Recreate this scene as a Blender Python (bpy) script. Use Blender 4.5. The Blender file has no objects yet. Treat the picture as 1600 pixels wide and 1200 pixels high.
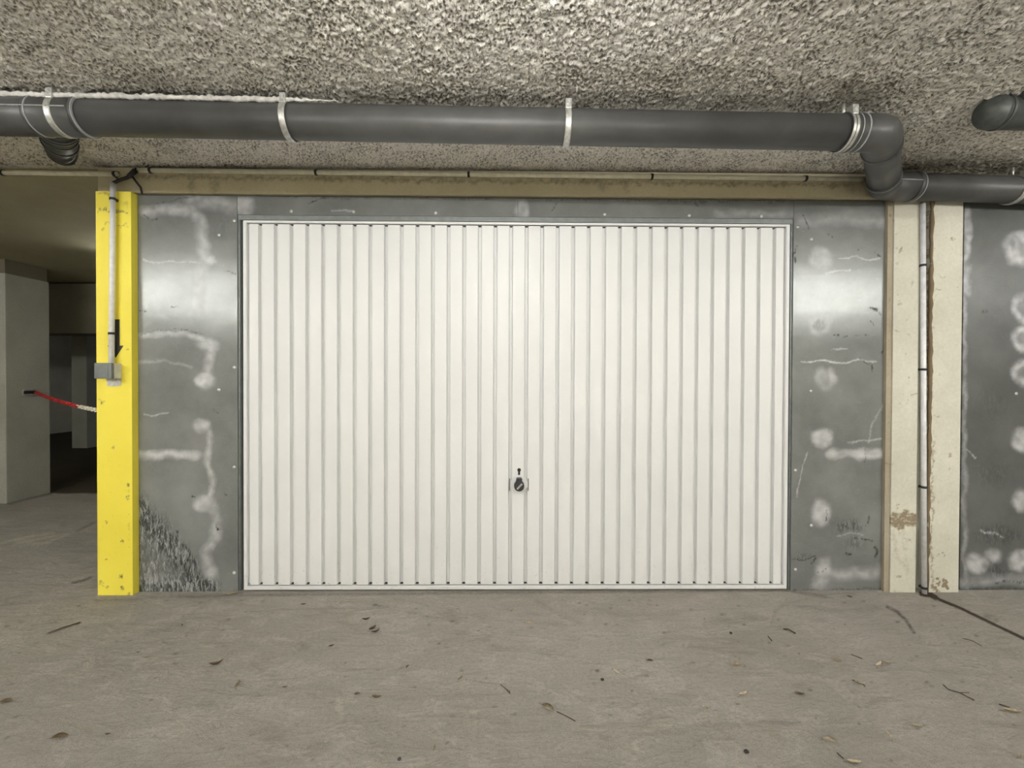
import bpy, bmesh, math, random
import numpy as np
from mathutils import Vector, Matrix

random.seed(7)
RNG = np.random.default_rng(11)
sc = bpy.context.scene
COL = sc.collection

# ------------------------------------------------------------------ camera
F = 691.0                                   # focal length in pixels of a 1600 px wide frame
CAM = np.array([0.0, -2.4056, 1.155])
YAW, PIT, ROL = 0.01147, -0.00927, 0.00335
cf = np.array([math.sin(YAW) * math.cos(PIT), math.cos(YAW) * math.cos(PIT), math.sin(PIT)])
cr0 = np.array([math.cos(YAW), -math.sin(YAW), 0.0])
cu0 = np.cross(cr0, cf)
cr = math.cos(ROL) * cr0 + math.sin(ROL) * cu0
cu = -math.sin(ROL) * cr0 + math.cos(ROL) * cu0
cd = bpy.data.cameras.new('camera')
cam = bpy.data.objects.new('camera', cd)
COL.objects.link(cam)
cd.sensor_fit = 'HORIZONTAL'
cd.sensor_width = 36.0
cd.lens = F / 1600.0 * 36.0
cd.clip_start = 0.02
cam.matrix_world = Matrix(((cr[0], cu[0], -cf[0], CAM[0]), (cr[1], cu[1], -cf[1], CAM[1]),
                           (cr[2], cu[2], -cf[2], CAM[2]), (0, 0, 0, 1)))
sc.camera = cam

# ------------------------------------------------------------------ world, exposure
w = bpy.data.worlds.new('world')
sc.world = w
w.use_nodes = True
w.node_tree.nodes['Background'].inputs[0].default_value = (0.9, 0.95, 1.0, 1)
w.node_tree.nodes['Background'].inputs[1].default_value = 0.25
sc.view_settings.view_transform = 'Standard'
sc.view_settings.look = 'None'
sc.view_settings.gamma = 1.0
sc.view_settings.exposure = 1.52
sc.view_settings.use_curve_mapping = False
LAMPS = [(-4.05, -3.05, 45.0), (0.0, -1.8, 20.0), (3.95, -3.05, 45.0), (-2.4, -4.8, 50.0), (2.4, -4.8, 50.0), (-2.85, 1.5, 5.5), (-2.7, -1.9, 13.0), (2.6, -1.9, 13.0)]   # x, y, emission; back pair, passage tube and weak pair are added fill lights
LAMP_COL = (1.0, 0.99, 0.955)

# ------------------------------------------------------------------ pixel helpers (photo pixel -> point on a real plane)
def pix(px, py, Y):
    d = cf * F + cr * (px - 800.0) + cu * (600.0 - py)
    t = (Y - CAM[1]) / d[1]
    return CAM + d * t

def pixz(px, py, Z):
    d = cf * F + cr * (px - 800.0) + cu * (600.0 - py)
    t = (Z - CAM[2]) / d[2]
    return CAM + d * t

def proj(P):
    d = P - CAM
    z = np.maximum(d @ cf, 0.05)
    return 800 + F * (d @ cr) / z, 600 - F * (d @ cu) / z

def PX(px, py, Y): return float(pix(px, py, Y)[0])
def PZ(px, py, Y): return float(pix(px, py, Y)[2])

# ------------------------------------------------------------------ object helpers
def tag(o, label=None, cat=None, group=None, kind=None):
    if label: o['label'] = label
    if cat: o['category'] = cat
    if group: o['group'] = group
    if kind: o['kind'] = kind
    return o

def empty(name, loc=(0, 0, 0)):
    o = bpy.data.objects.new(name, None)
    o.empty_display_size = 0.05
    o.location = loc
    COL.objects.link(o)
    return o

def link(name, me, m=None, parent=None, loc=None):
    o = bpy.data.objects.new(name, me)
    COL.objects.link(o)
    if m is not None and not me.materials: me.materials.append(m)
    if parent is not None:
        o.parent = parent
        o.matrix_parent_inverse = Matrix.Translation(-Vector(parent.location))
    if loc is not None: o.location = loc
    return o

def obj(name, bm, m, parent=None, smooth=False, bevel=0.0, seg=2):
    if bevel:
        bmesh.ops.bevel(bm, geom=[e for e in bm.edges], offset=bevel, segments=seg, profile=0.6, affect='EDGES')
    bmesh.ops.recalc_face_normals(bm, faces=bm.faces[:])
    me = bpy.data.meshes.new(name)
    bm.to_mesh(me); bm.free()
    if smooth:
        for p in me.polygons: p.use_smooth = True
    return link(name, me, m, parent)

def box(bm, x0, x1, y0, y1, z0, z1):
    r = bmesh.ops.create_cube(bm, size=1.0)
    for v in r['verts']:
        v.co = Vector((x0 + (v.co.x + .5) * (x1 - x0), y0 + (v.co.y + .5) * (y1 - y0), z0 + (v.co.z + .5) * (z1 - z0)))
    return r['verts']

def boxobj(name, b, m, parent=None, bevel=0.0):
    bm = bmesh.new(); box(bm, *b)
    return obj(name, bm, m, parent, bevel=bevel)

def prism(bm, pts, y0, y1):
    """outline pts (x, z) extruded from y0 to y1"""
    a = [bm.verts.new((x, y0, z)) for x, z in pts]
    b = [bm.verts.new((x, y1, z)) for x, z in pts]
    n = len(pts)
    bm.faces.new(a); bm.faces.new(b[::-1])
    for i in range(n): bm.faces.new((a[i], a[(i + 1) % n], b[(i + 1) % n], b[i]))

def fillet(pts, rad, n=8):
    """round the inner corners of a polyline"""
    P = [Vector(p) for p in pts]
    out = [P[0]]
    for i in range(1, len(P) - 1):
        a, b, c = P[i - 1], P[i], P[i + 1]
        u, v = (a - b).normalized(), (c - b).normalized()
        ang = u.angle(v)
        t = min(rad / math.tan(ang / 2), (a - b).length * .49, (c - b).length * .49)
        s, e = b + u * t, b + v * t
        for k in range(n + 1):
            q = k / n
            out.append(s * (1 - q) ** 2 + b * 2 * q * (1 - q) + e * q * q)
    out.append(P[-1])
    return out

def tube(bm, pts, r, seg=24, cap=True, hollow=0.0):
    P = [Vector(p) for p in pts]
    R = r if isinstance(r, (list, tuple)) else [r] * len(P)
    T = []
    for i in range(len(P)):
        a = P[max(i - 1, 0)]; b = P[min(i + 1, len(P) - 1)]
        T.append((b - a).normalized() if (b - a).length > 1e-9 else T[-1])
    up = Vector((0, 0, 1)) if abs(T[0].z) < .9 else Vector((1, 0, 0))
    n = (up - T[0] * up.dot(T[0])).normalized()
    rings = []
    for i in range(len(P)):
        if i: n = (n - T[i] * n.dot(T[i])).normalized()
        bb = T[i].cross(n)
        rings.append([bm.verts.new(P[i] + (n * math.cos(2 * math.pi * k / seg) + bb * math.sin(2 * math.pi * k / seg)) * R[i]) for k in range(seg)])
    for i in range(len(P) - 1):
        for k in range(seg):
            f = bm.faces.new((rings[i][k], rings[i][(k + 1) % seg], rings[i + 1][(k + 1) % seg], rings[i + 1][k]))
            f.smooth = True
    if cap:
        bm.faces.new(rings[0][::-1]); bm.faces.new(rings[-1])

def tubeobj(name, pts, r, m, parent=None, seg=24):
    bm = bmesh.new(); tube(bm, pts, r, seg)
    return obj(name, bm, m, parent)

def grid_mesh(name, A, B, C0, axes, disp=None, attrs=None, flip=False):
    """regular grid on the coordinate lines A x B; axes 'xy' (height C0) or 'xz' (depth C0)"""
    na, nb = len(A), len(B)
    aa, bb = np.meshgrid(A, B, indexing='ij')
    cc = np.full(aa.shape, C0) + (disp if disp is not None else 0)
    co = np.stack([aa, bb, cc] if axes == 'xy' else [aa, cc, bb], -1).reshape(-1, 3)
    idx = np.arange(na * nb).reshape(na, nb)
    q = np.stack([idx[:-1, :-1], idx[1:, :-1], idx[1:, 1:], idx[:-1, 1:]], -1).reshape(-1, 4)
    if flip: q = q[:, ::-1]
    me = bpy.data.meshes.new(name)
    me.vertices.add(len(co)); me.vertices.foreach_set('co', co.ravel().astype(np.float32))
    me.loops.add(q.size); me.loops.foreach_set('vertex_index', q.ravel().astype(np.int32))
    me.polygons.add(len(q))
    me.polygons.foreach_set('loop_start', np.arange(0, q.size, 4, dtype=np.int32))
    me.polygons.foreach_set('loop_total', np.full(len(q), 4, dtype=np.int32))
    me.update(calc_edges=True)
    me.shade_smooth()
    for k, v in (attrs or {}).items():
        at = me.attributes.new(k, 'FLOAT', 'POINT')
        at.data.foreach_set('value', v.ravel().astype(np.float32))
    return me

def coords(A, B, C0, axes):
    aa, bb = np.meshgrid(A, B, indexing='ij')
    cc = np.full(aa.shape, C0)
    return np.stack([aa, bb, cc] if axes == 'xy' else [aa, cc, bb], -1)

def fftnoise(n, m, step, lo, hi, aniso=1.0, seed=0):
    """band-limited noise with feature sizes lo..hi metres, unit deviation"""
    r = np.random.default_rng(seed)
    f = np.fft.rfft2(r.standard_normal((n, m)))
    fx = np.fft.fftfreq(n, step)[:, None]; fy = np.fft.rfftfreq(m, step)[None, :]
    k = np.sqrt(fx * fx + (fy * aniso) ** 2)
    f *= np.exp(-(k * lo) ** 2) * (1 - np.exp(-(k * hi) ** 2))
    o = np.fft.irfft2(f, s=(n, m))
    return o / o.std()

def stroke(M, U, V, pts, wd, s=1.0, soft=0.5):
    """raise mask M along a polyline in photo pixels"""
    for (x0, y0), (x1, y1) in zip(pts[:-1], pts[1:]):
        dx, dy = x1 - x0, y1 - y0
        L = dx * dx + dy * dy + 1e-9
        t = np.clip(((U - x0) * dx + (V - y0) * dy) / L, 0, 1)
        d = np.hypot(U - x0 - t * dx, V - y0 - t * dy)
        np.maximum(M, s * np.clip((wd - d) / (wd * soft) , 0, 1), out=M)

def blob(M, U, V, x, y, rx, ry, s=1.0, soft=0.5, ring=0.0):
    d = np.hypot((U - x) / rx, (V - y) / ry)
    a = np.clip((1 - d) / soft, 0, 1)
    a = a * a * (3 - 2 * a)
    if ring: a = a * (1 - ring * np.clip((0.62 - d) / 0.3, 0, 1))
    np.maximum(M, s * a, out=M)

# ------------------------------------------------------------------ materials
class NT:
    def __init__(s, name):
        s.m = bpy.data.materials.new(name); s.m.use_nodes = True
        s.t = s.m.node_tree; s.b = s.t.nodes['Principled BSDF']
    def n(s, ty, **k):
        nd = s.t.nodes.new(ty)
        for a, v in k.items():
            if a.startswith('_'): setattr(nd, a[1:], v)
        return nd
    def put(s, sock, v):
        if hasattr(v, 'is_linked') or isinstance(v, bpy.types.NodeSocket): s.t.links.new(v, sock)
        else: sock.default_value = v
    def pos(s): return s.n('ShaderNodeNewGeometry').outputs['Position']
    def noise(s, scale, detail=4, rough=.6, stretch=None, dist=0.0, vec=None):
        nd = s.n('ShaderNodeTexNoise')
        nd.inputs['Scale'].default_value = scale; nd.inputs['Detail'].default_value = detail
        nd.inputs['Roughness'].default_value = rough; nd.inputs['Distortion'].default_value = dist
        v = vec or s.pos()
        if stretch:
            mp = s.n('ShaderNodeMapping'); mp.inputs['Scale'].default_value = stretch
            s.t.links.new(v, mp.inputs[0]); v = mp.outputs[0]
        s.t.links.new(v, nd.inputs['Vector'])
        return nd.outputs['Fac']
    def ramp(s, fac, a, b, c0=0.0, c1=1.0):
        nd = s.n('ShaderNodeMapRange'); nd.clamp = True
        s.put(nd.inputs[0], fac)
        for i, v in enumerate((a, b, c0, c1)): nd.inputs[i + 1].default_value = v
        return nd.outputs[0]
    def mix(s, fac, a, b):
        nd = s.n('ShaderNodeMix'); nd.data_type = 'RGBA'
        s.put(nd.inputs[0], fac)
        for i, v in ((6, a), (7, b)):
            s.put(nd.inputs[i], v if not isinstance(v, tuple) else (*v, 1))
        return nd.outputs[2]
    def math(s, op, a, b=0.0, clamp=False):
        nd = s.n('ShaderNodeMath'); nd.operation = op; nd.use_clamp = clamp
        s.put(nd.inputs[0], a); s.put(nd.inputs[1], b)
        return nd.outputs[0]
    def attr(s, name):
        nd = s.n('ShaderNodeAttribute'); nd.attribute_name = name
        return nd.outputs['Fac']
    def bump(s, h, strength, dist):
        nd = s.n('ShaderNodeBump'); nd.inputs['Strength'].default_value = strength; nd.inputs['Distance'].default_value = dist
        s.put(nd.inputs['Height'], h); s.t.links.new(nd.outputs[0], s.b.inputs['Normal'])
    def fin(s, col=None, rough=None, metal=None, spec=None):
        if col is not None: s.put(s.b.inputs['Base Color'], (*col, 1) if isinstance(col, tuple) else col)
        if rough is not None: s.put(s.b.inputs['Roughness'], rough)
        if metal is not None: s.put(s.b.inputs['Metallic'], metal)
        if spec is not None: s.b.inputs['Specular IOR Level'].default_value = spec
        return s.m

def plain(name, col, rough=.6, metal=0.0, grime=0.15, scale=30, bump=0.1, spec=.5):
    n = NT(name)
    f = n.ramp(n.noise(scale, 5), .35, .7)
    dk = tuple(c * (1 - grime) for c in col); lt = tuple(min(1, c * (1 + grime * .5)) for c in col)
    n.bump(n.noise(scale * 8, 3), bump, .001)
    return n.fin(n.mix(f, dk, lt), rough, metal, spec)

def mat_rough_ceiling():
    n = NT('sprayed_insulation')
    pit = n.attr('pit')
    big = n.ramp(n.noise(1.3, 3), .35, .68)
    fine = n.noise(150, 4, .65, (1, .55, 1), dist=.6)
    worm = n.noise(105, 4, .7, (1, .45, 1), dist=1.0)
    c = n.mix(big, (.88, .84, .77), (.92, .89, .84))
    c = n.mix(n.ramp(n.noise(3.5, 5), .5, .7, 0, .45), c, (.66, .66, .54))
    c = n.mix(n.ramp(n.noise(2.8, 5, .6, None, 0), .53, .68, 0, .4), c, (.86, .78, .74))
    c = n.mix(n.ramp(fine, .38, .62, .0, .35), c, (.86, .845, .80))
    c = n.mix(n.math('MULTIPLY', n.ramp(worm, .56, .60), .72), c, (.15, .12, .075))
    c = n.mix(n.ramp(n.noise(300, 3, .6, (1, .6, 1)), .5, .62, 0, .25), c, (.45, .41, .34))
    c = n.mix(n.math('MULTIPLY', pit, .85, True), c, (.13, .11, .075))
    h = n.math('SUBTRACT', n.math('ADD', n.math('MULTIPLY', fine, .6), 0), n.math('MULTIPLY', n.ramp(worm, .5, .68), .7))
    n.bump(h, .7, .005)
    return n.fin(c, 1.0, 0, 0.0)

def mat_floor():
    n = NT('worn_floor_concrete')
    big = n.ramp(n.noise(1.0, 6, .68, (1, 1.4, 1), .8), .36, .66)
    mid = n.noise(6, 8, .72, (1, 1.6, 1), 1.0)
    st = n.noise(5, 9, .75, (.7, 2.6, 1), 1.2)
    fine = n.noise(70, 8, .8)
    grit = n.noise(380, 2, .5)
    c = n.mix(big, (.37, .35, .30), (.48, .45, .40))
    c = n.mix(n.ramp(mid, .5, .60, 0, .6), c, (.60, .57, .50))
    c = n.mix(n.ramp(st, .53, .62, 0, .7), c, (.29, .26, .205))
    c = n.mix(n.ramp(n.noise(2.3, 5, .6), .5, .68, 0, .35), c, (.35, .355, .30))
    c = n.mix(n.ramp(fine, .46, .60, .0, .6), c, (.26, .235, .20))
    c = n.mix(n.ramp(grit, .4, .6, 0, .4), c, (.60, .575, .52))
    c = n.mix(n.ramp(n.noise(500, 2, .5), .52, .62, 0, .4), c, (.20, .185, .155))
    c = n.mix(n.ramp(n.noise(1.7, 5, .6), .5, .66, 0, .3), c, (.46, .41, .375))
    dk = n.math('MULTIPLY', n.attr('dark'), n.ramp(n.noise(45, 6, .75), .35, .6, .25, 1))
    c = n.mix(n.math('MULTIPLY', dk, .95, True), c, (.07, .05, .034))
    c = n.mix(n.math('MULTIPLY', n.attr('paint'), n.ramp(n.noise(45, 5), .35, .6, .25, 1)), c, (.62, .59, .46))
    # floor colour turns dark brown beyond the pillar
    sp = n.n('ShaderNodeSeparateXYZ'); n.t.links.new(n.pos(), sp.inputs[0])
    edge = n.math('ADD', sp.outputs[1], n.math('MULTIPLY', n.noise(3, 3), .15))
    c = n.mix(n.ramp(edge, 2.13, 2.19), c, (.10, .08, .055))
    n.bump(n.math('ADD', n.math('MULTIPLY', mid, 1.0), n.math('ADD', n.math('MULTIPLY', st, .9), n.math('ADD', n.math('MULTIPLY', fine, .5), n.math('MULTIPLY', grit, .2)))), 1.0, .018)
    return n.fin(c, n.ramp(big, 0, 1, .85, .7), 0, .3)

def mat_metal(name, base, rough=.34, dirt=0.0):
    n = NT(name)
    wh = n.attr('white'); dk = n.attr('dark')
    cloud = n.noise(3.2, 5, .6)
    grain = n.noise(260, 4, .7)
    hair = n.noise(120, 3, .6, (9, 1, .35))
    c = n.mix(n.ramp(cloud, .3, .72), tuple(b * .72 for b in base), tuple(b * 1.18 for b in base))
    c = n.mix(n.ramp(grain, .3, .7, 0, .35), c, tuple(b * .45 for b in base))
    scr = n.math('MULTIPLY', n.ramp(n.noise(22, 2, .5, (1, 1, 9), 2.2), .70, .72), .35)
    c = n.mix(scr, c, tuple(min(1, b * 1.8) for b in base))
    whn = n.math('MULTIPLY', wh, n.ramp(n.noise(38, 5, .7), .2, .55, .7, 1.0), True)
    c = n.mix(whn, c, (.60, .60, .615))
    dkn = n.math('MULTIPLY', dk, n.ramp(n.noise(42, 5, .72, (1.8, 1, .55), .8), .44, .53, .0, 1.0), True)
    c = n.mix(dkn, c, (.045, .05, .045))
    lite = n.math('MULTIPLY', n.attr('rub'), n.ramp(n.noise(30, 6, .75, (2.6, 1, .5), 1.0), .54, .60, 0, .8), True)
    c = n.mix(lite, c, (.50, .51, .50))
    both = n.math('ADD', n.math('MULTIPLY', whn, .85), n.math('ADD', dkn, lite), True)
    n.b.inputs['Anisotropic'].default_value = .8
    n.b.inputs['Anisotropic Rotation'].default_value = 0.0
    tg = n.n('ShaderNodeCombineXYZ'); tg.inputs[0].default_value = 1.0
    n.t.links.new(tg.outputs[0], n.b.inputs['Tangent'])
    n.bump(n.math('ADD', n.noise(7, 3), n.math('MULTIPLY', hair, .03)), .25, .006)
    n.b.inputs['Specular IOR Level'].default_value = .25
    r = n.math('ADD', n.ramp(grain, 0, 1, rough - .05, rough + .07), n.math('MULTIPLY', both, .3))
    return n.fin(c, r, n.ramp(both, 0, 1, .27, .08))

def mat_concrete(name, a, b, bumpd=.004, stain=(.22, .18, .12), amount=.5, sc_=1.0, spec=.3):
    n = NT(name)
    big = n.ramp(n.noise(3.0 * sc_, 5, .6), .35, .7)
    fine = n.noise(60 * sc_, 6, .7)
    sp = n.ramp(n.noise(26 * sc_, 4, .6), .66, .74)
    c = n.mix(big, a, b)
    c = n.mix(n.ramp(fine, .35, .7, 0, .3), c, tuple(x * .7 for x in a))
    c = n.mix(n.math('MULTIPLY', sp, amount), c, stain)
    c = n.mix(n.math('MULTIPLY', n.attr('dark'), n.ramp(n.noise(60, 5, .75), .35, .55, .35, 1.0), True), c, stain)
    n.bump(n.math('SUBTRACT', fine, n.math('MULTIPLY', sp, .8)), .5, bumpd)
    return n.fin(c, .85, 0, spec)

def mat_yellow():
    n = NT('yellow_masonry_paint')
    fine = n.noise(45, 6, .7)
    c = n.mix(n.ramp(n.noise(2.2, 4), .35, .7), (.82, .69, .07), (.88, .76, .09))
    c = n.mix(n.ramp(fine, .62, .72, 0, .35), c, (.60, .47, .04))
    chip = n.math('MULTIPLY', n.ramp(n.noise(33, 5, .65), .71, .74), .8)
    c = n.mix(chip, c, (.22, .18, .05))
    c = n.mix(n.math('MULTIPLY', n.attr('dark'), n.ramp(n.noise(90, 4), .3, .5, .3, 1.0), True), c, (.17, .13, .06))
    n.bump(n.math('SUBTRACT', fine, chip), .35, .003)
    return n.fin(c, .55, 0, .4)

def mat_door():
    n = NT('white_door_enamel')
    z = n.noise(2.5, 4)
    c = n.mix(n.ramp(z, .35, .7), (.725, .73, .725), (.755, .76, .755))
    dirt = n.math('MULTIPLY', n.ramp(n.noise(24, 6, .75), .70, .76), .45)
    c = n.mix(dirt, c, (.42, .39, .34))
    sp = n.n('ShaderNodeSeparateXYZ'); n.t.links.new(n.pos(), sp.inputs[0])
    low = n.ramp(sp.outputs[2], .30, .04, 0, 1)
    sc2 = n.math('MULTIPLY', n.ramp(n.noise(34, 5, .7, (1, 1, 1), 2.0), .63, .66), low)
    c = n.mix(n.math('MULTIPLY', sc2, .7), c, (.30, .27, .23))
    c = n.mix(n.math('MULTIPLY', n.ramp(n.noise(3, 4), .45, .75), n.math('MULTIPLY', low, .25)), c, (.55, .53, .48))
    n.bump(n.noise(200, 2), .04, .001)
    return n.fin(c, .42, 0, .45)

M = {}
M['insul'] = mat_rough_ceiling()
M['floor'] = mat_floor()
M['zinc'] = mat_metal('galvanised_steel', (.262, .272, .266), .29)
M['zinc2'] = mat_metal('weathered_galvanised_steel', (.15, .155, .15), .42)
M['yellow'] = mat_yellow()
M['door'] = mat_door()
M['pale'] = mat_concrete('pale_painted_concrete', (.58, .565, .47), (.70, .685, .59), stain=(.26, .21, .14), amount=.45)
M['stained'] = mat_concrete('brown_stained_concrete', (.35, .305, .225), (.46, .415, .32), stain=(.14, .10, .06))
M['filler'] = mat_concrete('dark_joint_filler', (.16, .115, .065), (.26, .20, .12), stain=(.05, .03, .015))
M['pvcl'] = plain('worn_light_pipe_edge', (.42, .43, .43), .35)
M['lintel'] = mat_concrete('brown_lintel_concrete', (.56, .505, .35), (.64, .58, .42), amount=.25)
M['soffit'] = mat_concrete('smooth_soffit_concrete', (.35, .325, .21), (.41, .38, .255), bumpd=.002, amount=.1)
M['grey'] = mat_concrete('grey_concrete', (.36, .36, .30), (.43, .43, .37), amount=.2)
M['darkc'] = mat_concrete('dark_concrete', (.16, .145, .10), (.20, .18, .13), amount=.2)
M['black'] = plain('black_plastic', (.02, .02, .02), .5)
M['knob'] = plain('charcoal_plastic', (.035, .037, .042), .4)
M['pvc'] = plain('grey_pipe_plastic', (.085, .085, .082), .42, grime=.22, scale=7, bump=.05)
M['pvcd'] = plain('dusty_dark_pipe_plastic', (.07, .075, .07), .5, grime=.35, scale=18)
M['clamp'] = plain('galvanised_clamp', (.62, .62, .58), .4, .6, grime=.3, scale=60)
M['conduit'] = plain('cream_conduit_plastic', (.80, .77, .62), .45)
M['conduitw'] = plain('white_conduit_plastic', (.82, .82, .85), .4)
M['frame'] = plain('dull_grey_steel_frame', (.23, .245, .24), .45, .5)
M['bright'] = plain('bright_screw_steel', (.8, .8, .78), .3, .6)
M['boxg'] = plain('grey_box_plastic', (.17, .185, .175), .5)
M['boxl'] = plain('light_grey_box_plastic', (.62, .62, .58), .5)
M['plaster'] = plain('dried_white_plaster', (.66, .64, .60), .95, grime=.3, scale=40, bump=.5)
M['red'] = plain('red_chain_plastic', (.45, .02, .02), .45)
M['whitep'] = plain('white_chain_plastic', (.80, .76, .62), .45)
M['leafp'] = plain('pale_dry_leaf', (.66, .58, .42), .8, grime=.4, scale=90)
M['leafb'] = plain('brown_dry_leaf', (.20, .145, .08), .85, grime=.4, scale=90)
M['leaft'] = plain('tan_dry_leaf', (.45, .36, .23), .85, grime=.4, scale=90)
M['twig'] = plain('dark_twig_bark', (.085, .06, .038), .9, grime=.4, scale=120)
M['lampbody'] = plain('white_lamp_housing', (.7, .7, .7), .5)
n = NT('lit_diffuser')
n.b.inputs['Emission Color'].default_value = (*LAMP_COL, 1)
M['diff'] = {}
def diffuser(st):
    if st not in M['diff']:
        q = NT('lit_diffuser_%d' % st)
        q.b.inputs['Emission Color'].default_value = (*LAMP_COL, 1)
        q.b.inputs['Emission Strength'].default_value = st
        q.fin((.8, .8, .8), .6)
        M['diff'][st] = q.m
    return M['diff'][st]
bpy.data.materials.remove(n.m)

CEIL = 2.292
SOFF = 2.25
X0 = -1.430; X1 = 1.549                                  # door edges
# ------------------------------------------------------------------ setting: floor
xs = np.concatenate([np.arange(-9.5, -5, .5), np.arange(-5, -3, .014), np.arange(-3, 3, .0085), np.arange(3, 9.6, .5)])
ys = np.concatenate([np.arange(-7.5, -1.5, .5), np.arange(-1.5, .03, .0085), np.arange(.04, 2.4, .014), np.arange(2.5, 9.1, .5)])
co = coords(xs, ys, 0.0, 'xy')
U, V = proj(co.reshape(-1, 3)); U = U.reshape(co.shape[:2]); V = V.reshape(co.shape[:2])
ok = (co[..., 1] > -1.7) & (np.abs(co[..., 0]) < 5.5)
Uf = np.where(ok, U, -9999)
fd = np.zeros(U.shape); fp = np.zeros(U.shape)
def fst(pts, wd, s, soft=.6): stroke(fd, Uf, V, pts, wd, s, soft)
fst([(1450, 924), (1468, 937), (1500, 950), (1552, 975), (1600, 998), (1700, 1046)], 2.6, 3.5, .9)
fst([(1440, 928), (1455, 930), (1462, 934)], 5, 2.0)
fst([(1386, 948), (1402, 956), (1416, 970), (1428, 988)], 3.5, .9)
fst([(1206, 975), (1212, 955), (1225, 945)], 4, .25)
fst([(1540, 962), (1555, 969)], 7, .35)
fst([(75, 990), (100, 981), (126, 973)], 2.5, 1.0)
fst([(112, 911), (128, 908), (142, 902)], 2.5, .9)
fst([(120, 830), (140, 820), (148, 816)], 2.5, .6)
for pts in ([(640, 960), (700, 968), (760, 962)], [(230, 990), (290, 975)], [(300, 985), (350, 972)], [(900, 955), (990, 962), (1060, 958)],
            [(1230, 945), (1310, 955), (1370, 950)], [(1100, 972), (1180, 966)], [(740, 1120), (790, 1128)], [(770, 1010), (860, 1020)],
            [(1000, 1150), (1100, 1135), (1250, 1128)], [(1080, 1010), (1180, 1022)], [(840, 940), (880, 962), (905, 972)]):
    fst(pts, 7, .22, 1.0)
for x, y, rx, ry, s in ((470, 1010, 22, 12, .25), (325, 1100, 16, 9, .25), (425, 1150, 40, 22, .25), (500, 1165, 26, 12, .3), (705, 961, 26, 8, .3),
                        (720, 988, 20, 8, .25), (1030, 1120, 60, 20, .15), (560, 1130, 70, 24, .12), (1330, 1150, 90, 24, .12), (575, 1175, 60, 20, .15)):
    blob(fd, Uf, V, x, y, rx, ry, s, .8)
# darker lines along the foot of the wall
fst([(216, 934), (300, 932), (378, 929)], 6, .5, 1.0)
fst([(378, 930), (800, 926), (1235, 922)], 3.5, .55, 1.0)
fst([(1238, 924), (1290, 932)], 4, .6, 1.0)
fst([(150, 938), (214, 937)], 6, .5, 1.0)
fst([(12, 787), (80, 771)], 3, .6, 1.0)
nz = RNG.random((900, 5))
for a in nz[:340]:                                       # grit and small crumbs lying in the surface
    px, py = a[0] * 1600, 935 + a[1] ** 1.3 * 265
    r = 1.0 + 2.2 * a[2] * a[2]
    sel = (np.abs(Uf - px) < 12) & (np.abs(V - py) < 12)
    if sel.any():
        m_ = fd[sel]; blob(m_, Uf[sel], V[sel], px, py, r * 2.0, r, .35 + .5 * a[3], .7); fd[sel] = m_
# faded bay number
for pts in ([(2, 849), (25, 842), (60, 836), (84, 833)], [(24, 849), (50, 845), (80, 838), (108, 834)], [(50, 850), (70, 849), (88, 842), (108, 835)],
            [(20, 844), (50, 838)]):
    stroke(fp, Uf, V, pts, 2.6, .75, .7)
floor = link('floor', grid_mesh('floor', xs, ys, 0.0, 'xy', attrs={'dark': fd, 'paint': fp}), M['floor'])
tag(floor, kind='structure')

# ------------------------------------------------------------------ setting: ceiling (sprayed insulation)
sx = .0065
fx = np.arange(-3.3, 3.3, sx); fy = np.arange(-1.95, .0, sx)
n1 = fftnoise(len(fx), len(fy), sx, .0055, .022, 2.0, 1)
n2 = fftnoise(len(fx), len(fy), sx, .022, .2, 1.8, 2)
n3 = fftnoise(len(fx), len(fy), sx, .0055, .018, 1.8, 3)
n4 = fftnoise(len(fx), len(fy), sx, .15, .8, 1.0, 4)
hgt = -.0030 * n1 - .0021 * n2 - .0012 * n3
pit = np.clip((-n1 - n3 * .7 - .95 + n4 * .45) / .7, 0, 1)
xs = np.concatenate([np.arange(-9.5, -3.3, .4), fx, np.arange(3.4, 9.6, .4)])
ys = np.concatenate([np.arange(-7.5, -1.96, .4), fy, [0.0, 0.03]])
D = np.zeros((len(xs), len(ys))); Pt = np.zeros_like(D)
ia, ib = np.searchsorted(xs, fx[0]), np.searchsorted(ys, fy[0])
edge = np.ones(hgt.shape)
D[ia:ia + len(fx), ib:ib + len(fy)] = hgt * edge
Pt[ia:ia + len(fx), ib:ib + len(fy)] = pit
cc_ = coords(xs, ys, CEIL, 'xy'); U, V = proj(cc_.reshape(-1, 3)); U = U.reshape(D.shape); V = V.reshape(D.shape)
cd_ = np.zeros(D.shape)  # dark bands along pipe, conduit and wall, shade there painted into the colour
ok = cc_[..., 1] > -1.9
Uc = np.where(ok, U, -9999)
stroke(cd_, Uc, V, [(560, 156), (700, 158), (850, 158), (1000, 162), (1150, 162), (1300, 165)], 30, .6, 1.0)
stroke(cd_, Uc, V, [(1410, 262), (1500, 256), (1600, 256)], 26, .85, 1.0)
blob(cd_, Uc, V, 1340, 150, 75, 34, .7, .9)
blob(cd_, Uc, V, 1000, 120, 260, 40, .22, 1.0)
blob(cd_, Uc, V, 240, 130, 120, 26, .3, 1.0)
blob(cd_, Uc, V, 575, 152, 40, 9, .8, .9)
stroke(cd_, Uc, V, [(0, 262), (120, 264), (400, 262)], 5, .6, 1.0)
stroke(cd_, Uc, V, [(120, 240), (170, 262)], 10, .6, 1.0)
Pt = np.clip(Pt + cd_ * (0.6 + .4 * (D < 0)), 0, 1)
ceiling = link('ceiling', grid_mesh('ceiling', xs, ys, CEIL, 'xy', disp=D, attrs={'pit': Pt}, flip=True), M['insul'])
tag(ceiling, kind='structure')
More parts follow.
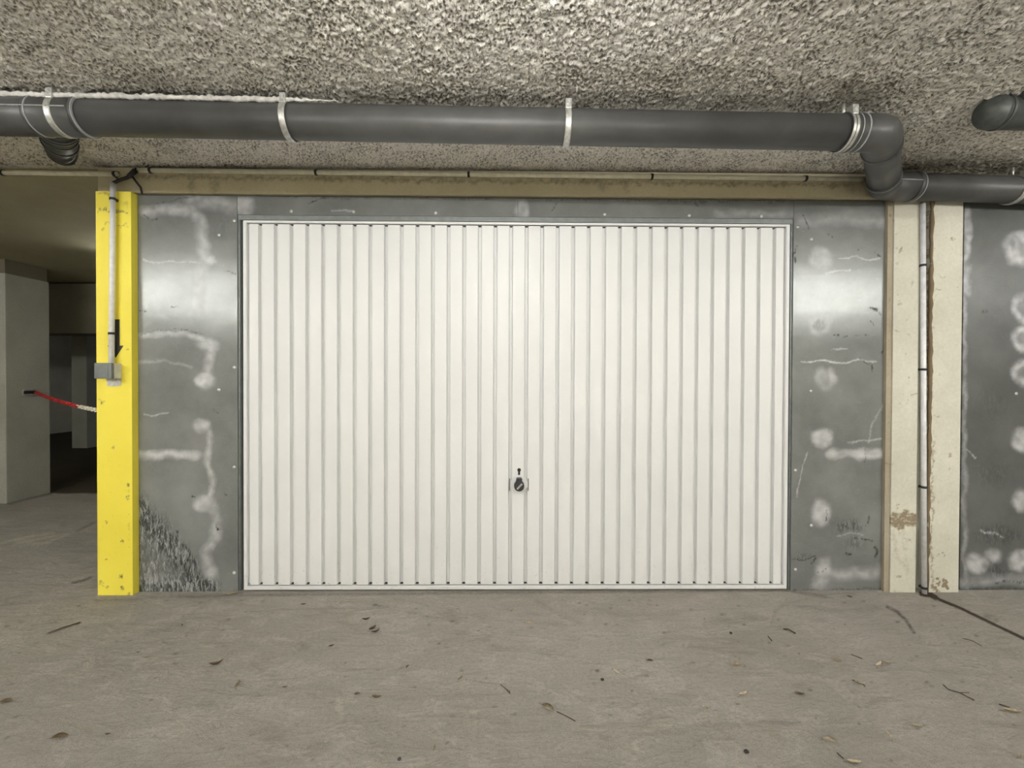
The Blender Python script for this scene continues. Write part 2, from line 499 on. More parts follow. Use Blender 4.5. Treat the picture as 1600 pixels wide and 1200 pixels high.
# smooth soffit beyond the wall line
tag(boxobj('ceiling_rear', (-9.5, 3.4, .03, 9.0, SOFF, SOFF + .3), M['soffit']), kind='structure')
tag(boxobj('ceiling_slab', (-9.5, 9.5, -7.5, .029, CEIL + .03, CEIL + .3), M['soffit']), kind='structure')

# outer walls that close the car park
tag(boxobj('wall_back', (-9.5, 9.5, -6.5, -6.2, 0, CEIL + .2), M['pale']), kind='structure')
tag(boxobj('wall_left', (-9.8, -9.5, -7.5, 9.0, 0, CEIL + .2), M['pale']), kind='structure')
tag(boxobj('wall_right', (9.5, 9.8, -7.5, .2, 0, CEIL + .2), M['pale']), kind='structure')
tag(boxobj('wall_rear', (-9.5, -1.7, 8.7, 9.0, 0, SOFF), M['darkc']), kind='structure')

# wall holding the garage door (masonry behind the steel sheets)
YW = .03
XL = PX(214, 600, -.035); XR = 9.5
bm = bmesh.new()
box(bm, XL, X0 - .03, YW, .23, 0, SOFF)
box(bm, X1 + .03, XR, YW, .23, 0, SOFF)
box(bm, X0 - .03, X1 + .03, YW, .23, 2.06, SOFF)
wall = obj('wall_front', bm, M['grey']); tag(wall, kind='structure')
# side of that garage towards the passage
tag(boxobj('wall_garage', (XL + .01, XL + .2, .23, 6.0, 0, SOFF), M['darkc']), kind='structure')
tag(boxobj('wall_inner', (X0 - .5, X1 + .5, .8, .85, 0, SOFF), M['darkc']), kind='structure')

# ------------------------------------------------------------------ lintel over the door
def strip_panel(name, x0, x1, z0, z1, y, m, step=.006, thick=.02, attrs=None, parent=None, zfun=None):
    """solid flat panel whose front is a fine grid carrying stain attributes"""
    A = np.linspace(x0, x1, max(2, int((x1 - x0) / step) + 1)); B = np.linspace(z0, z1, max(2, int((z1 - z0) / step) + 1))
    co = coords(A, B, y, 'xz')
    U, V = proj(co.reshape(-1, 3)); U = U.reshape(co.shape[:2]); V = V.reshape(co.shape[:2])
    if min(U.shape) > 8:
        st_ = (x1 - x0) / (len(A) - 1)
        sd = int(abs(x0) * 97) + 5
        a1, a2, s1 = (1.5, .4, .10) if name == 'steel_sheet' else (1.6, .9, .04)
        U = U + a1 * fftnoise(*U.shape, st_, s1, .6, 1, sd) + a2 * fftnoise(*U.shape, st_, .014, .08, 1, sd + 1)
        V = V + a1 * fftnoise(*U.shape, st_, s1, .6, 1, sd + 2) + a2 * fftnoise(*U.shape, st_, .014, .08, 1, sd + 3)
    at = attrs(U, V, co) if attrs else {}
    if 'white' in at:
        at['white'] = at['white'] * np.clip(.85 + .18 * fftnoise(*U.shape, st_, .05, .4, 1, sd + 4), .3, 1.1)
    me = grid_mesh(name, A, B, y, 'xz', attrs=at)
    bm = bmesh.new(); bm.from_mesh(me)
    be = [e for e in bm.edges if e.is_boundary]
    r = bmesh.ops.extrude_edge_only(bm, edges=be)
    nv = [v for v in r['geom'] if isinstance(v, bmesh.types.BMVert)]
    for v in nv: v.co.y += thick
    bmesh.ops.holes_fill(bm, edges=[e for e in bm.edges if e.is_boundary], sides=0)
    for f in bm.faces: f.smooth = False
    bmesh.ops.recalc_face_normals(bm, faces=bm.faces[:])
    me2 = bpy.data.meshes.new(name); bm.to_mesh(me2); bm.free(); bpy.data.meshes.remove(me)
    return link(name, me2, m, parent)

def lint_at(U, V, co):
    d = np.zeros(U.shape)
    for x, wd in ((300, 10), (335, 14), (940, 14), (980, 12), (1330, 20)): blob(d, U, V, x, 290, wd, 16, .5, .9)
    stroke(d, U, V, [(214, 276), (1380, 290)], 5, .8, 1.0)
    return {'dark': d}
zl = PZ(800, 305.5, -.012)
lin = strip_panel('concrete_lintel', PX(153, 290, -.012), PX(1505, 290, -.012), zl, CEIL - .012, -.012, M['lintel'], .008, .042, lint_at)
tag(lin, 'long brown concrete lintel beam above the steel sheets and the garage door', 'beam')

# ------------------------------------------------------------------ pillars
def yel_at(U, V, co):
    d = np.zeros(U.shape)
    stroke(d, U, V, [(154, 328), (175, 328), (200, 333), (216, 338)], 1.8, .9)
    stroke(d, U, V, [(160, 360), (180, 340)], 1.2, .5); stroke(d, U, V, [(185, 352), (200, 355), (212, 345)], 1.2, .5)
    blob(d, U, V, 165, 302, 14, 5, .7, .8); blob(d, U, V, 208, 302, 12, 6, .7, .8)
    blob(d, U, V, 200, 318, 16, 9, .3, .9)
    for x, y, rx, ry in ((203, 759, 4, 3), (203, 775, 3, 5), (201, 780, 3, 2), (190, 902, 3, 5), (190, 918, 4, 5), (208, 905, 6, 3), (206, 922, 5, 3),
                         (158, 628, 2, 4), (202, 661, 5, 2), (168, 815, 2, 3), (190, 846, 2, 3), (178, 702, 2, 2), (163, 933, 8, 4), (206, 931, 9, 5),
                         (190, 934, 10, 3), (164, 872, 2, 2), (207, 620, 3, 2), (208, 490, 7, 2), (205, 545, 5, 1.5)):
        blob(d, U, V, x, y, rx, ry, 1.0, .6)
    stroke(d, U, V, [(204, 880), (203, 760)], .9, .3); stroke(d, U, V, [(150, 910), (170, 917)], 1.2, .6)
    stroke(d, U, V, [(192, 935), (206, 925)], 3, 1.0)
    d[-3:, :] = 0; d[:1, :] = 0
    return {'dark': d}
YY = -.035
xl, xr = PX(151, 600, YY), PX(206, 600, YY)
yp = strip_panel('yellow_pillar', xl, xr, 0, PZ(185, 299, YY), YY, M['yellow'], .006, .235, yel_at)
tag(yp, 'yellow painted concrete pillar at the left end of the garage wall', 'pillar')
# painted arrow
bm = bmesh.new()
ax = lambda px, py: (PX(px, py, YY), PZ(px, py, YY))
prism(bm, [ax(172.5, 499), ax(187, 499), ax(187, 540), ax(193, 540), ax(181, 559), ax(168.5, 540), ax(172.5, 540)], YY - .0012, YY + .001)
tag(obj('painted_arrow', bm, M['black'], yp), 'black arrow pointing down')
bm = bmesh.new()
prism(bm, [ax(167, 592), ax(179, 591), ax(190, 592), ax(189, 603), ax(176, 604), ax(168, 603)], YY - .003, YY + .001)
tag(obj('bare_patch', bm, M['plaster'], yp), 'bare white plaster patch')

YP = -.022
xa, xb, xc, xd, xe = [PX(v, 640, YP) for v in (1386, 1394, 1433.5, 1452.5, 1501)]
zt = PZ(1440, 300, YP)
def paleA(U, V, co):
    d = np.zeros(U.shape)
    blob(d, U, V, 1413, 812, 30, 16, 1.3, .35)
    stroke(d, U, V, [(1396, 830), (1400, 870), (1414, 885)], 6, .35, 1.0); stroke(d, U, V, [(1412, 830), (1418, 900)], 3, .3, 1.0)
    for x, y, s in ((1418, 503, 1), (1420, 520, 1.6), (1417, 552, 1), (1420, 588, 1.2), (1397, 516, 1.4), (1408, 385, 2), (1406, 389, 2), (1402, 790, 2), (1419, 845, 2.5), (1405, 900, 2), (1410, 760, 1)):
        blob(d, U, V, x, y, 2.2 * s, 1.6 * s, 1, .6)
    stroke(d, U, V, [(1424, 618), (1432, 617), (1440, 619)], 1.3, .9)
    blob(d, U, V, 1405, 928, 30, 4, .6, .9)
    return {'dark': d}
def paleB(U, V, co):
    d = np.zeros(U.shape)
    stroke(d, U, V, [(1454, 330), (1453, 450), (1455, 540), (1454, 640), (1456, 760), (1455, 880), (1458, 925)], 2.5, .9, .7)
    stroke(d, U, V, [(1463, 903), (1468, 912)], 2.2, 2.5); stroke(d, U, V, [(1474, 907), (1482, 920)], 2.6, 2.5); stroke(d, U, V, [(1458, 915), (1466, 925)], 4, 2)
    for x, y, s in ((1488, 373, 1), (1468, 397, 1), (1484, 712, 1.4), (1465, 866, 1.6), (1476, 865, 1), (1464, 452, 1.4), (1482, 843, 1), (1465, 650, 1.5)):
        blob(d, U, V, x, y, 2.2 * s, 1.6 * s, 1, .6)
    return {'dark': d}
pa = strip_panel('pale_pillar', xb, xc, 0, zt, YP, M['pale'], .006, .052, paleA)
tag(pa, 'pale concrete pillar beside the right steel sheet, with a brown damp patch low down', 'pillar')
pe_ = boxobj('stained_edge', (xa, xb, YP + .008, YP + .05, 0, zt), M['stained'], pa)
tag(pe_, 'brown stained edge strip')
pb = strip_panel('pale_pillar', xd, xe, 0, zt, YP, M['pale'], .006, .052, paleB)
tag(pb, 'pale concrete pillar with rust marks at its foot, beside the neighbouring garage sheet', 'pillar')
# rusty filler in the joint between both pillars
bm = bmesh.new()
pts = []; rr = []
for k in range(60):
    z = .0 + k * (zt - .02) / 59
    pts.append((xd + .003 + random.uniform(-.003, .003), YP + .004, z)); rr.append(.0085 + random.uniform(-.003, .004))
tube(bm, pts, rr, 8)
tag(obj('joint_filler', bm, M['filler']), 'crumbling brown joint filler between the two pale pillars', 'filler')

# ------------------------------------------------------------------ steel sheets
def zero(U): return np.zeros(U.shape)
def left_at(U, V, co):
    w_, d, r = zero(U), zero(U), zero(U)
    stroke(w_, U, V, [(224, 330), (262, 326), (300, 330)], 11, .75, 1.0)
    stroke(w_, U, V, [(300, 312), (345, 318), (371, 325)], 16, .5, 1.0)
    stroke(w_, U, V, [(300, 330), (314, 345), (317, 380), (322, 402)], 12, .6, 1.0)
    blob(w_, U, V, 328, 406, 13, 13, .7, .8)
    stroke(w_, U, V, [(320, 410), (312, 450), (316, 480)], 14, .35, 1.0)
    stroke(w_, U, V, [(220, 524), (250, 521), (300, 524), (325, 534)], 6, .5, 1.0)
    blob(w_, U, V, 326, 538, 22, 14, .55, .8)
    stroke(w_, U, V, [(327, 545), (328, 570), (325, 590)], 9, .6, 1.0)
    blob(w_, U, V, 319, 596, 19, 16, .95, .6)
    blob(w_, U, V, 316, 665, 18, 17, .9, .6)
    stroke(w_, U, V, [(326, 668), (330, 690), (323, 712), (327, 740), (332, 758), (326, 775)], 7, .7, 1.0)
    blob(w_, U, V, 318, 786, 22, 16, .8, .7)
    stroke(w_, U, V, [(333, 795), (340, 812), (336, 840), (322, 862), (330, 890), (332, 920)], 11, .65, 1.0)
    stroke(w_, U, V, [(214, 710), (260, 709), (308, 712)], 9.5, .8, .8)
    stroke(w_, U, V, [(222, 648), (240, 650), (262, 647)], 1.6, .7)
    stroke(w_, U, V, [(222, 408), (280, 411), (322, 410)], 1.4, .4)
    stroke(w_, U, V, [(218, 565), (260, 566), (300, 572)], 3, .3, 1.0)
    stroke(w_, U, V, [(216, 905), (260, 908), (320, 915)], 12, .4, 1.0)
    # scraped corner: a wedge from (218,760) down to (320,925)
    wedge = np.clip((V - (745 + (U - 216) * 1.25)) / 40, 0, 1) * np.clip((322 - U) / 12, 0, 1)
    wedge *= np.clip((V - 755) / 30, 0, 1)
    wedge = np.maximum(wedge, np.clip((V - 895) / 15, 0, 1) * np.clip((350 - U) / 30, 0, 1))
    core = np.clip(1 - np.abs(V - (790 + (U - 216) * 1.1)) / 45, 0, 1) + .45 + .5 * np.clip((V - 895) / 20, 0, 1)
    d = np.maximum(d, np.clip(wedge * core, 0, 1)); r = np.maximum(r, wedge)
    stroke(d, U, V, [(262, 830), (285, 850), (300, 870), (310, 890)], 7, 1.0, .9)
    stroke(d, U, V, [(280, 830), (276, 850)], 4, 1.0)
    stroke(d, U, V, [(208, 490), (218, 492), (230, 491)], 1.4, 1); stroke(d, U, V, [(265, 480), (278, 480)], 1.2, .8)
    stroke(d, U, V, [(270, 512), (300, 517), (315, 522)], 1.5, .5); stroke(d, U, V, [(220, 522), (250, 515), (300, 519)], 1.2, .5)
    stroke(d, U, V, [(222, 336), (240, 342), (246, 341)], 2, .8); stroke(d, U, V, [(350, 423), (369, 425)], 1.4, .9)
    stroke(d, U, V, [(332, 640), (340, 645)], 1.4, .7); stroke(d, U, V, [(350, 774), (355, 776)], 1.5, 1); stroke(d, U, V, [(300, 775), (305, 776)], 1.3, 1)
    stroke(d, U, V, [(342, 820), (341, 828), (345, 828)], 1.2, 1)
    stroke(d, U, V, [(248, 318), (280, 312), (310, 306)], 1.2, .6)
    blob(d, U, V, 350, 350, 14, 30, .18, .9)
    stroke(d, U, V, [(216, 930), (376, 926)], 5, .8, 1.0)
    return {'white': w_ ** .85, 'dark': d, 'rub': r}
def right_at(U, V, co):
    w_, d, r = zero(U), zero(U), zero(U)
    blob(w_, U, V, 1283, 403, 22, 20, .5, .6, .3)
    blob(w_, U, V, 1282, 508, 22, 20, .35, .5, .9); blob(d, U, V, 1282, 507, 17, 15, .30, .6, .5)
    blob(w_, U, V, 1290, 592, 20, 20, .5, .6, .4); blob(w_, U, V, 1300, 588, 9, 17, .75, .7)
    blob(w_, U, V, 1284, 684, 22, 17, .85, .55)
    stroke(w_, U, V, [(1296, 710), (1340, 709), (1384, 709)], 10.5, .85, .7)
    blob(w_, U, V, 1283, 802, 20, 27, .85, .6)
    blob(w_, U, V, 1288, 893, 20, 28, .7, .7)
    stroke(w_, U, V, [(1275, 912), (1300, 898), (1350, 895), (1386, 894)], 13, .55, 1.0)
    stroke(w_, U, V, [(1250, 565), (1320, 567), (1343, 562), (1370, 566)], 1.6, .6); stroke(w_, U, V, [(1300, 546), (1325, 546)], 1.3, .5)
    stroke(w_, U, V, [(1290, 425), (1330, 422)], 1.4, .5); stroke(w_, U, V, [(1310, 403), (1375, 404)], 1.3, .4)
    stroke(w_, U, V, [(1380, 628), (1365, 655), (1355, 690)], 1.4, .4); stroke(w_, U, V, [(1262, 706), (1248, 750), (1244, 778)], 1.3, .5)
    stroke(w_, U, V, [(1325, 690), (1345, 687), (1378, 684)], 1.8, .5); stroke(w_, U, V, [(1310, 835), (1350, 837)], 1.4, .4)
    stroke(w_, U, V, [(1250, 345), (1310, 340), (1380, 345)], 14, .35, 1.0)
    blob(d, U, V, 1325, 822, 38, 18, .75, .9); blob(d, U, V, 1335, 850, 30, 14, .5, .9); blob(d, U, V, 1255, 868, 16, 10, .4, .9)
    for p, wd in (([(1244, 392), (1240, 402), (1244, 410)], 2.4), ([(1245, 385), (1242, 396)], 1.6), ([(1359, 479), (1370, 484), (1379, 493)], 1.7), ([(1343, 561), (1352, 565), (1363, 569), (1365, 578)], 2.0),
                  ([(1380, 530), (1376, 550)], 1.6), ([(1340, 393), (1346, 387)], 1.4), ([(1366, 395), (1375, 402)], 1.5), ([(1256, 335), (1262, 358)], 1.6),
                  ([(1296, 366), (1303, 370)], 1.4), ([(1292, 796), (1292, 812)], 1.4), ([(1332, 845), (1365, 845)], 2.0), ([(1318, 862), (1327, 866)], 2.6),
                  ([(1366, 855), (1371, 863), (1369, 873)], 3.0), ([(1358, 803), (1356, 820)], 2.0), ([(1335, 830), (1338, 845)], 2.0), ([(1240, 876), (1262, 874), (1274, 868)], 1.6),
                  ([(1272, 898), (1284, 896), (1292, 887)], 1.5), ([(1265, 884), (1274, 872)], 2.2), ([(1380, 763), (1382, 770)], 1.6), ([(1350, 700), (1351, 725)], .9), ([(1303, 524), (1312, 523)], 1.2),
                  ([(1318, 525), (1323, 524)], 1.2), ([(1337, 523), (1342, 524)], 1.3), ([(1352, 524), (1356, 525)], 1.3), ([(1361, 500), (1368, 509)], 1.2), ([(1378, 643), (1384, 644)], 1.2)):
        stroke(d, U, V, p, wd, 1.0, .7)
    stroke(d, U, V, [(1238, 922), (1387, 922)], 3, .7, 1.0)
    r = zero(U)
    return {'white': w_ ** .85, 'dark': d, 'rub': r}
def head_at(U, V, co):
    w_, d = zero(U), zero(U)
    blob(w_, U, V, 380, 322, 22, 22, .6, .5); blob(w_, U, V, 815, 330, 14, 22, .45, .6)
    stroke(w_, U, V, [(518, 330), (535, 327), (550, 329)], 1.6, .6); stroke(w_, U, V, [(1120, 335), (1236, 335)], 8, .35, 1.0)
    stroke(d, U, V, [(483, 319), (500, 312), (512, 308)], 1.6, .9); stroke(d, U, V, [(863, 329), (870, 318), (880, 312)], 1.4, .8)
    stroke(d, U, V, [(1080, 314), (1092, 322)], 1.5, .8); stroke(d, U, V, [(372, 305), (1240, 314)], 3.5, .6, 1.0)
    return {'white': w_ ** .85, 'dark': d, 'rub': zero(U)}
def next_at(U, V, co):
    w_, d, r = zero(U), zero(U), zero(U)
    blob(w_, U, V, 1597, 388, 34, 34, .75, .5, .35)
    for y in (480, 527, 583): blob(w_, U, V, 1600, y, 23, 27, .85, .5, .8)
    blob(w_, U, V, 1599, 688, 22, 24, .85, .6); blob(w_, U, V, 1597, 783, 20, 22, .75, .6)
    blob(w_, U, V, 1528, 882, 24, 20, .8, .6); blob(w_, U, V, 1552, 868, 18, 14, .6, .7); blob(w_, U, V, 1592, 878, 22, 22, .75, .6)
    stroke(w_, U, V, [(1510, 330), (1512, 455)], 9, .5, .8); stroke(w_, U, V, [(1507, 460), (1508, 920)], 5, .4, 1.0)
    stroke(w_, U, V, [(1533, 830), (1550, 837), (1568, 838)], 1.5, .7); stroke(w_, U, V, [(1512, 705), (1524, 716)], 1.2, .6)
    stroke(w_, U, V, [(1505, 910), (1600, 906)], 12, .4, 1.0)
    blob(d, U, V, 1560, 835, 60, 26, .6, .9); blob(d, U, V, 1550, 740, 45, 30, .35, .9); blob(d, U, V, 1550, 630, 45, 40, .25, .9); blob(d, U, V, 1556, 890, 20, 24, .6, .9)
    blob(d, U, V, 1540, 488, 8, 6, .8, .9); stroke(d, U, V, [(1560, 912), (1600, 906)], 3, .7)
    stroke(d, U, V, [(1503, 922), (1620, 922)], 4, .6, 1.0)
    return {'white': w_ ** .85, 'dark': d, 'rub': r}

SY = .004
zs = PZ(800, 309.5, SY)
def sheet(px0, px1, z0, z1, m, at, label, screws, thick=.012):
    x0, x1 = PX(px0, 600, SY), PX(px1, 600, SY)
    o = strip_panel('steel_sheet', x0, x1, z0, z1, SY, m, .005, thick, at)
    tag(o, label, 'metal sheet', 'galvanised sheets cladding the wall')
    for sxp, syp in screws:
        c = pix(sxp, syp, SY)
        bm = bmesh.new()
        r = bmesh.ops.create_uvsphere(bm, u_segments=12, v_segments=8, radius=.0065)
        for v in r['verts']:
            v.co = Vector((v.co.x, v.co.y * .45, v.co.z)) + Vector((c[0], SY - .0006, c[2]))
        bmesh.ops.create_cone(bm, cap_ends=True, segments=12, radius1=.009, radius2=.009, depth=.0016, matrix=Matrix.Translation((c[0], SY - .0005, c[2])) @ Matrix.Rotation(math.pi / 2, 4, 'X'))
        obj('screw', bm, M['bright'], o, smooth=True)
    return o
zdoor = 2.01
zsh = PZ(800, 338.5, SY)
sheet(216, 371, 0, zs, M['zinc'], left_at, 'grey steel sheet with a scraped lower corner, between the yellow pillar and the garage door',
      [(342, 367), (342, 609), (366, 345), (366, 574), (366, 730), (366, 895)])
sheet(1238, 1385, 0, zs, M['zinc'], right_at, 'grey steel sheet with black scratches, between the garage door and the pale pillar',
      [(1247, 355), (1268, 374), (1267, 611), (1243, 735), (1268, 821), (1243, 890)])
sheet(371.8, 807.6, zsh, zs, M['zinc'], head_at, 'narrow steel strip over the half of the garage door nearest the yellow pillar', [(553, 331), (681, 333), (455, 330)])
sheet(808.2, 1237.2, zsh, zs, M['zinc'], head_at, 'narrow steel strip over the half of the garage door nearest the pale pillars', [(945, 335), (1077, 337), (1190, 338)])
sheet(1503.5, 1760, 0, zs, M['zinc2'], next_at, 'dark weathered steel sheet of the neighbouring garage with cloudy ring stains', [(1588, 615)])

# ------------------------------------------------------------------ garage door
door = empty('door_1', ((X0 + X1) / 2, 0, 0)); tag(door, kind='structure')
door['label'] = 'white ribbed up-and-over garage door in a dull steel frame'
ZB, ZT = .010, zdoor
# steel frame around the leaf
for nm, b in (('door_frame', (PX(372, 600, .012), PX(375.3, 600, .012), .012, .06, 0, zsh + .0)), ('door_frame', (PX(376.1, 600, .02), PX(377.3, 600, .02), .02, .06, 0, 2.018)),
              ('door_frame', (PX(1233.8, 600, .012), PX(1237.2, 600, .012), .012, .06, 0, zsh)),
              ('door_frame', (PX(372, 600, .010), PX(1237, 600, .010), .010, .06, 2.016, 2.060))):
    boxobj(nm, b, M['frame'], door, bevel=.001)
boxobj('gap_shade', (X0 - .03, X1 + .03, .07, .075, 0, 2.06), M['black'], door)  # black sheet standing in for the shade around the leaf
# leaf border
BW = .024
bm = bmesh.new()
o_ = [(X0 + .005, ZB), (X1 - .005, ZB), (X1 - .005, ZT), (X0 + .005, ZT)]
i_ = [(X0 + BW, ZB + .021), (X1 - BW, ZB + .021), (X1 - BW, ZT - .013), (X0 + BW, ZT - .013)]
for k in range(4):
    a, b = o_[k], o_[(k + 1) % 4]; c, d = i_[(k + 1) % 4], i_[k]
    prism(bm, [a, b, c, d], .0, .045)
bmesh.ops.bevel(bm, geom=bm.edges[:], offset=.002, segments=2, affect='EDGES')
obj('leaf_border', bm, M['door'], door)
# ribbed leaf
gx0 = PX(406, 600, 0); gx1 = PX(1208.5, 600, 0)
pitch = (gx1 - gx0) / 33
xl_, xr_ = X0 + BW, X1 - BW
prof = [(xl_, .018)]
def groove(cx, hw=.0108, fl=.0040, dp=.020):
    return [(cx - hw, .004), (cx - hw + .0006, .0052), (cx - hw + fl, .004 + dp), (cx + hw - fl, .004 + dp), (cx + hw - .0006, .0052), (cx + hw, .004)]
prof += [(xl_ + .009, .0145), (xl_ + .013, .004)]
for k in range(34): prof += groove(gx0 + k * pitch)
prof += [(xr_ - .013, .004), (xr_ - .009, .0145), (xr_, .018)]
bm = bmesh.new()
zb, zt2 = ZB + .026, ZT - .018
a = [bm.verts.new((x, y, zb + (.0055 if y > .0052 else 0))) for x, y in prof]; b = [bm.verts.new((x, y, zt2 - (.003 if y > .0052 else 0))) for x, y in prof]
for i in range(len(prof) - 1): bm.faces.new((a[i], a[i + 1], b[i + 1], b[i]))
# closing rear
c_ = [bm.verts.new((xl_, .036, zb)), bm.verts.new((xr_, .036, zb)), bm.verts.new((xr_, .036, zt2)), bm.verts.new((xl_, .036, zt2))]
bm.faces.new((c_[0], c_[3], c_[2], c_[1]))
bm.faces.new((a[0], b[0], c_[3], c_[0])); bm.faces.new((a[-1], c_[1], c_[2], b[-1]))
leaf = obj('ribbed_panel', bm, M['door'], door)
# black bars standing in for shade in the slots under and above the panel
bm = bmesh.new(); box(bm, xl_, xr_, .0255, .033, ZB + .018, zb + .016); box(bm, xl_, xr_, .0255, .033, zt2 - .012, ZT - .010)
tag(obj('slot_shade', bm, M['black'], door), 'black bars for the shade in the slots at the rib ends')
# handle
hc = pix(811, 757, 0); hx, hz = hc[0], hc[2]
hr = bmesh.new()
def disc(bm, x, z, r, y0, y1, n=32, sx_=1.0):
    prism(bm, [(x + r * sx_ * math.cos(2 * math.pi * k / n), z + r * math.sin(2 * math.pi * k / n)) for k in range(n)], y0, y1)
disc(hr, hx, hz - .003, .033, -.004, .004); disc(hr, hx, hz, .048, -.0005, .006, 40, 1.0)
hnd = obj('handle_plate', hr, M['door'], door, bevel=.001)
for s in (-1, 1):
    bm = bmesh.new()
    cx = hx + s * .051
    prism(bm, [(cx - .003, hz - .034), (cx + .002, hz - .036), (cx + .003, hz + .030), (cx - .002, hz + .034)], .0032, .005)
    obj('recess_shade', bm, M['boxg'], hnd)  # grey strips imitate the shade in the finger recesses
# knob: teardrop body
pts = []
for k in range(28):
    t = math.radians(-238 + k * (296) / 27)
    pts.append((hx + .0275 * math.cos(t), hz - .0025 + .0275 * math.sin(t)))
pts += [(hx + .0165, hz + .034), (hx + .012, hz + .0405), (hx - .012, hz + .0405), (hx - .0165, hz + .034)]
bm = bmesh.new(); prism(bm, pts, -.034, -.004)
kn = obj('turn_knob', bm, M['knob'], hnd, bevel=.002)
# engraved white bar on the knob (tiny dark marks on it)
bm = bmesh.new()
m_ = Matrix.Translation((hx + .002, -.0346, hz - .003)) @ Matrix.Rotation(-math.radians(47), 4, 'Y')
r = bmesh.ops.create_cube(bm, size=1.0)
for v in r['verts']: v.co = m_ @ Vector((v.co.x * .038, v.co.y * .0012, v.co.z * .008))
pl = obj('knob_badge', bm, M['whitep'], kn)
bm = bmesh.new()
for k in range(6):
    r = bmesh.ops.create_cube(bm, size=1.0)
    for v in r['verts']: v.co = m_ @ Vector((v.co.x * .0035 - .0135 + k * .0054, v.co.y * .0008 - .0008, v.co.z * .004))
obj('badge_mark', bm, M['knob'], kn)
bm = bmesh.new()
kz = PZ(811, 734.5, 0)
disc(bm, hx, kz, .010, .0015, .006, 20); box(bm, hx - .0055, hx + .0055, .0015, .006, kz - .027, kz - .004)
tag(obj('key_hole', bm, M['black'], door), 'dark key hole')

# ------------------------------------------------------------------ drain pipes
YN, YF = -.60, -.088
R = .069
pN0 = Vector(pix(85, 183, YN)); pN1 = Vector(pix(1300, 207, YN))
sl = (pN1.z - pN0.z) / (pN1.x - pN0.x)
def near(x): return Vector((x, YN, pN0.z + sl * (x - pN0.x)))
pE = near(PX(1376, 210, YN)); pG = Vector(pix(1381, 290.5, YF)); pH = Vector(pix(1590, 297, YF))
sl2 = (pH.z - pG.z) / (pH.x - pG.x)
def far(x): return Vector((x, YF, pG.z + sl2 * (x - pG.x)))
drain = empty('drain_pipe', tuple(near(0)))
tag(drain, 'long grey drain pipe hung under the ceiling, stepping back to the wall at its bend', 'pipe')
xe0 = pE.x - .155
tubeobj('pipe_run', [near(-3.6), near(-1.74)], R * .985, M['pvc'], drain, 40)
tubeobj('pipe_run', [near(-1.78), near(xe0 + .03)], R * .97, M['pvc'], drain, 40)
dirv = (pG - pE).normalized()
e1 = fillet([near(xe0), pE, pE + dirv * .15], .09, 12)
tubeobj('elbow', e1, R * 1.03, M['pvc'], drain, 40)
tubeobj('socket_ring', [near(xe0 - .012), near(xe0 + .03)], R * 1.06, M['pvc'], drain, 40)
tubeobj('ring_edge', [near(xe0 + .028), near(xe0 + .032)], R * 1.068, M['pvcl'], drain, 40)
tubeobj('socket_ring', [near(xe0 + .055), near(xe0 + .060)], R * 1.065, M['pvcl'], drain, 40)
tubeobj('socket_ring', [pE + dirv * .13, pE + dirv * .16], R * 1.06, M['pvc'], drain, 40)
tubeobj('pipe_link', [pE + dirv * .12, pG - dirv * .10], R * .97, M['pvc'], drain, 40)
e2 = fillet([pG - dirv * .14, pG, far(pG.x + .15)], .09, 12)
tubeobj('elbow', e2, R * 1.03, M['pvc'], drain, 40)
tubeobj('socket_ring', [pG - dirv * .15, pG - dirv * .13], R * 1.06, M['pvc'], drain, 40)
tubeobj('socket_ring', [far(pG.x + .14), far(pG.x + .165)], R * 1.06, M['pvc'], drain, 40)
tubeobj('ring_edge', [far(pG.x + .163), far(pG.x + .167)], R * 1.066, M['pvcl'], drain, 40)
tubeobj('ring_edge', [pG - dirv * .129, pG - dirv * .125], R * 1.066, M['pvcl'], drain, 40)
tubeobj('mould_seam', [far(pG.x + .03) + Vector((0, -R * 1.06, .004)), far(pG.x + .14) + Vector((0, -R * 1.06, .004))], .002, M['pvcl'], drain, 8)
tubeobj('pipe_run', [far(pG.x + .12), far(3.7)], R * .97, M['pvc'], drain, 40)
# branch fitting at the yellow-pillar end
bx = -1.85
tubeobj('branch_fitting', [near(bx - .30), near(bx + .16)], R * 1.04, M['pvc'], drain, 40)
for q in (-.31, -.03, .15):
    tubeobj('socket_ring', [near(bx + q), near(bx + q + .014)], R * 1.08, M['pvc'], drain, 40)
    tubeobj('ring_edge', [near(bx + q + .012), near(bx + q + .016)], R * 1.09, M['pvcl'], drain, 40)
tubeobj('mould_seam', [near(-3.5) + Vector((0, -R * 1.05, .003)), near(bx + .14) + Vector((0, -R * 1.05, .003))], .0026, M['pvcl'], drain, 8)
b0 = near(bx + .03); b1 = Vector(pix(97, 238, -.06))
bd = (b1 - b0).normalized()
br = tubeobj('branch_pipe', [b0 + bd * .05, b1], R * .93, M['pvcd'], drain, 36)
for q in (.12, .17, .30, .46):
    tubeobj('socket_ring', [b0 + bd * q, b0 + bd * (q + .012)], R * (1.06 if q < .2 else .99), M['pvcd'], drain, 36)
    tubeobj('ring_edge', [b0 + bd * (q + .008), b0 + bd * (q + .012)], R * (1.07 if q < .2 else 1.0), M['pvcl'], drain, 36)

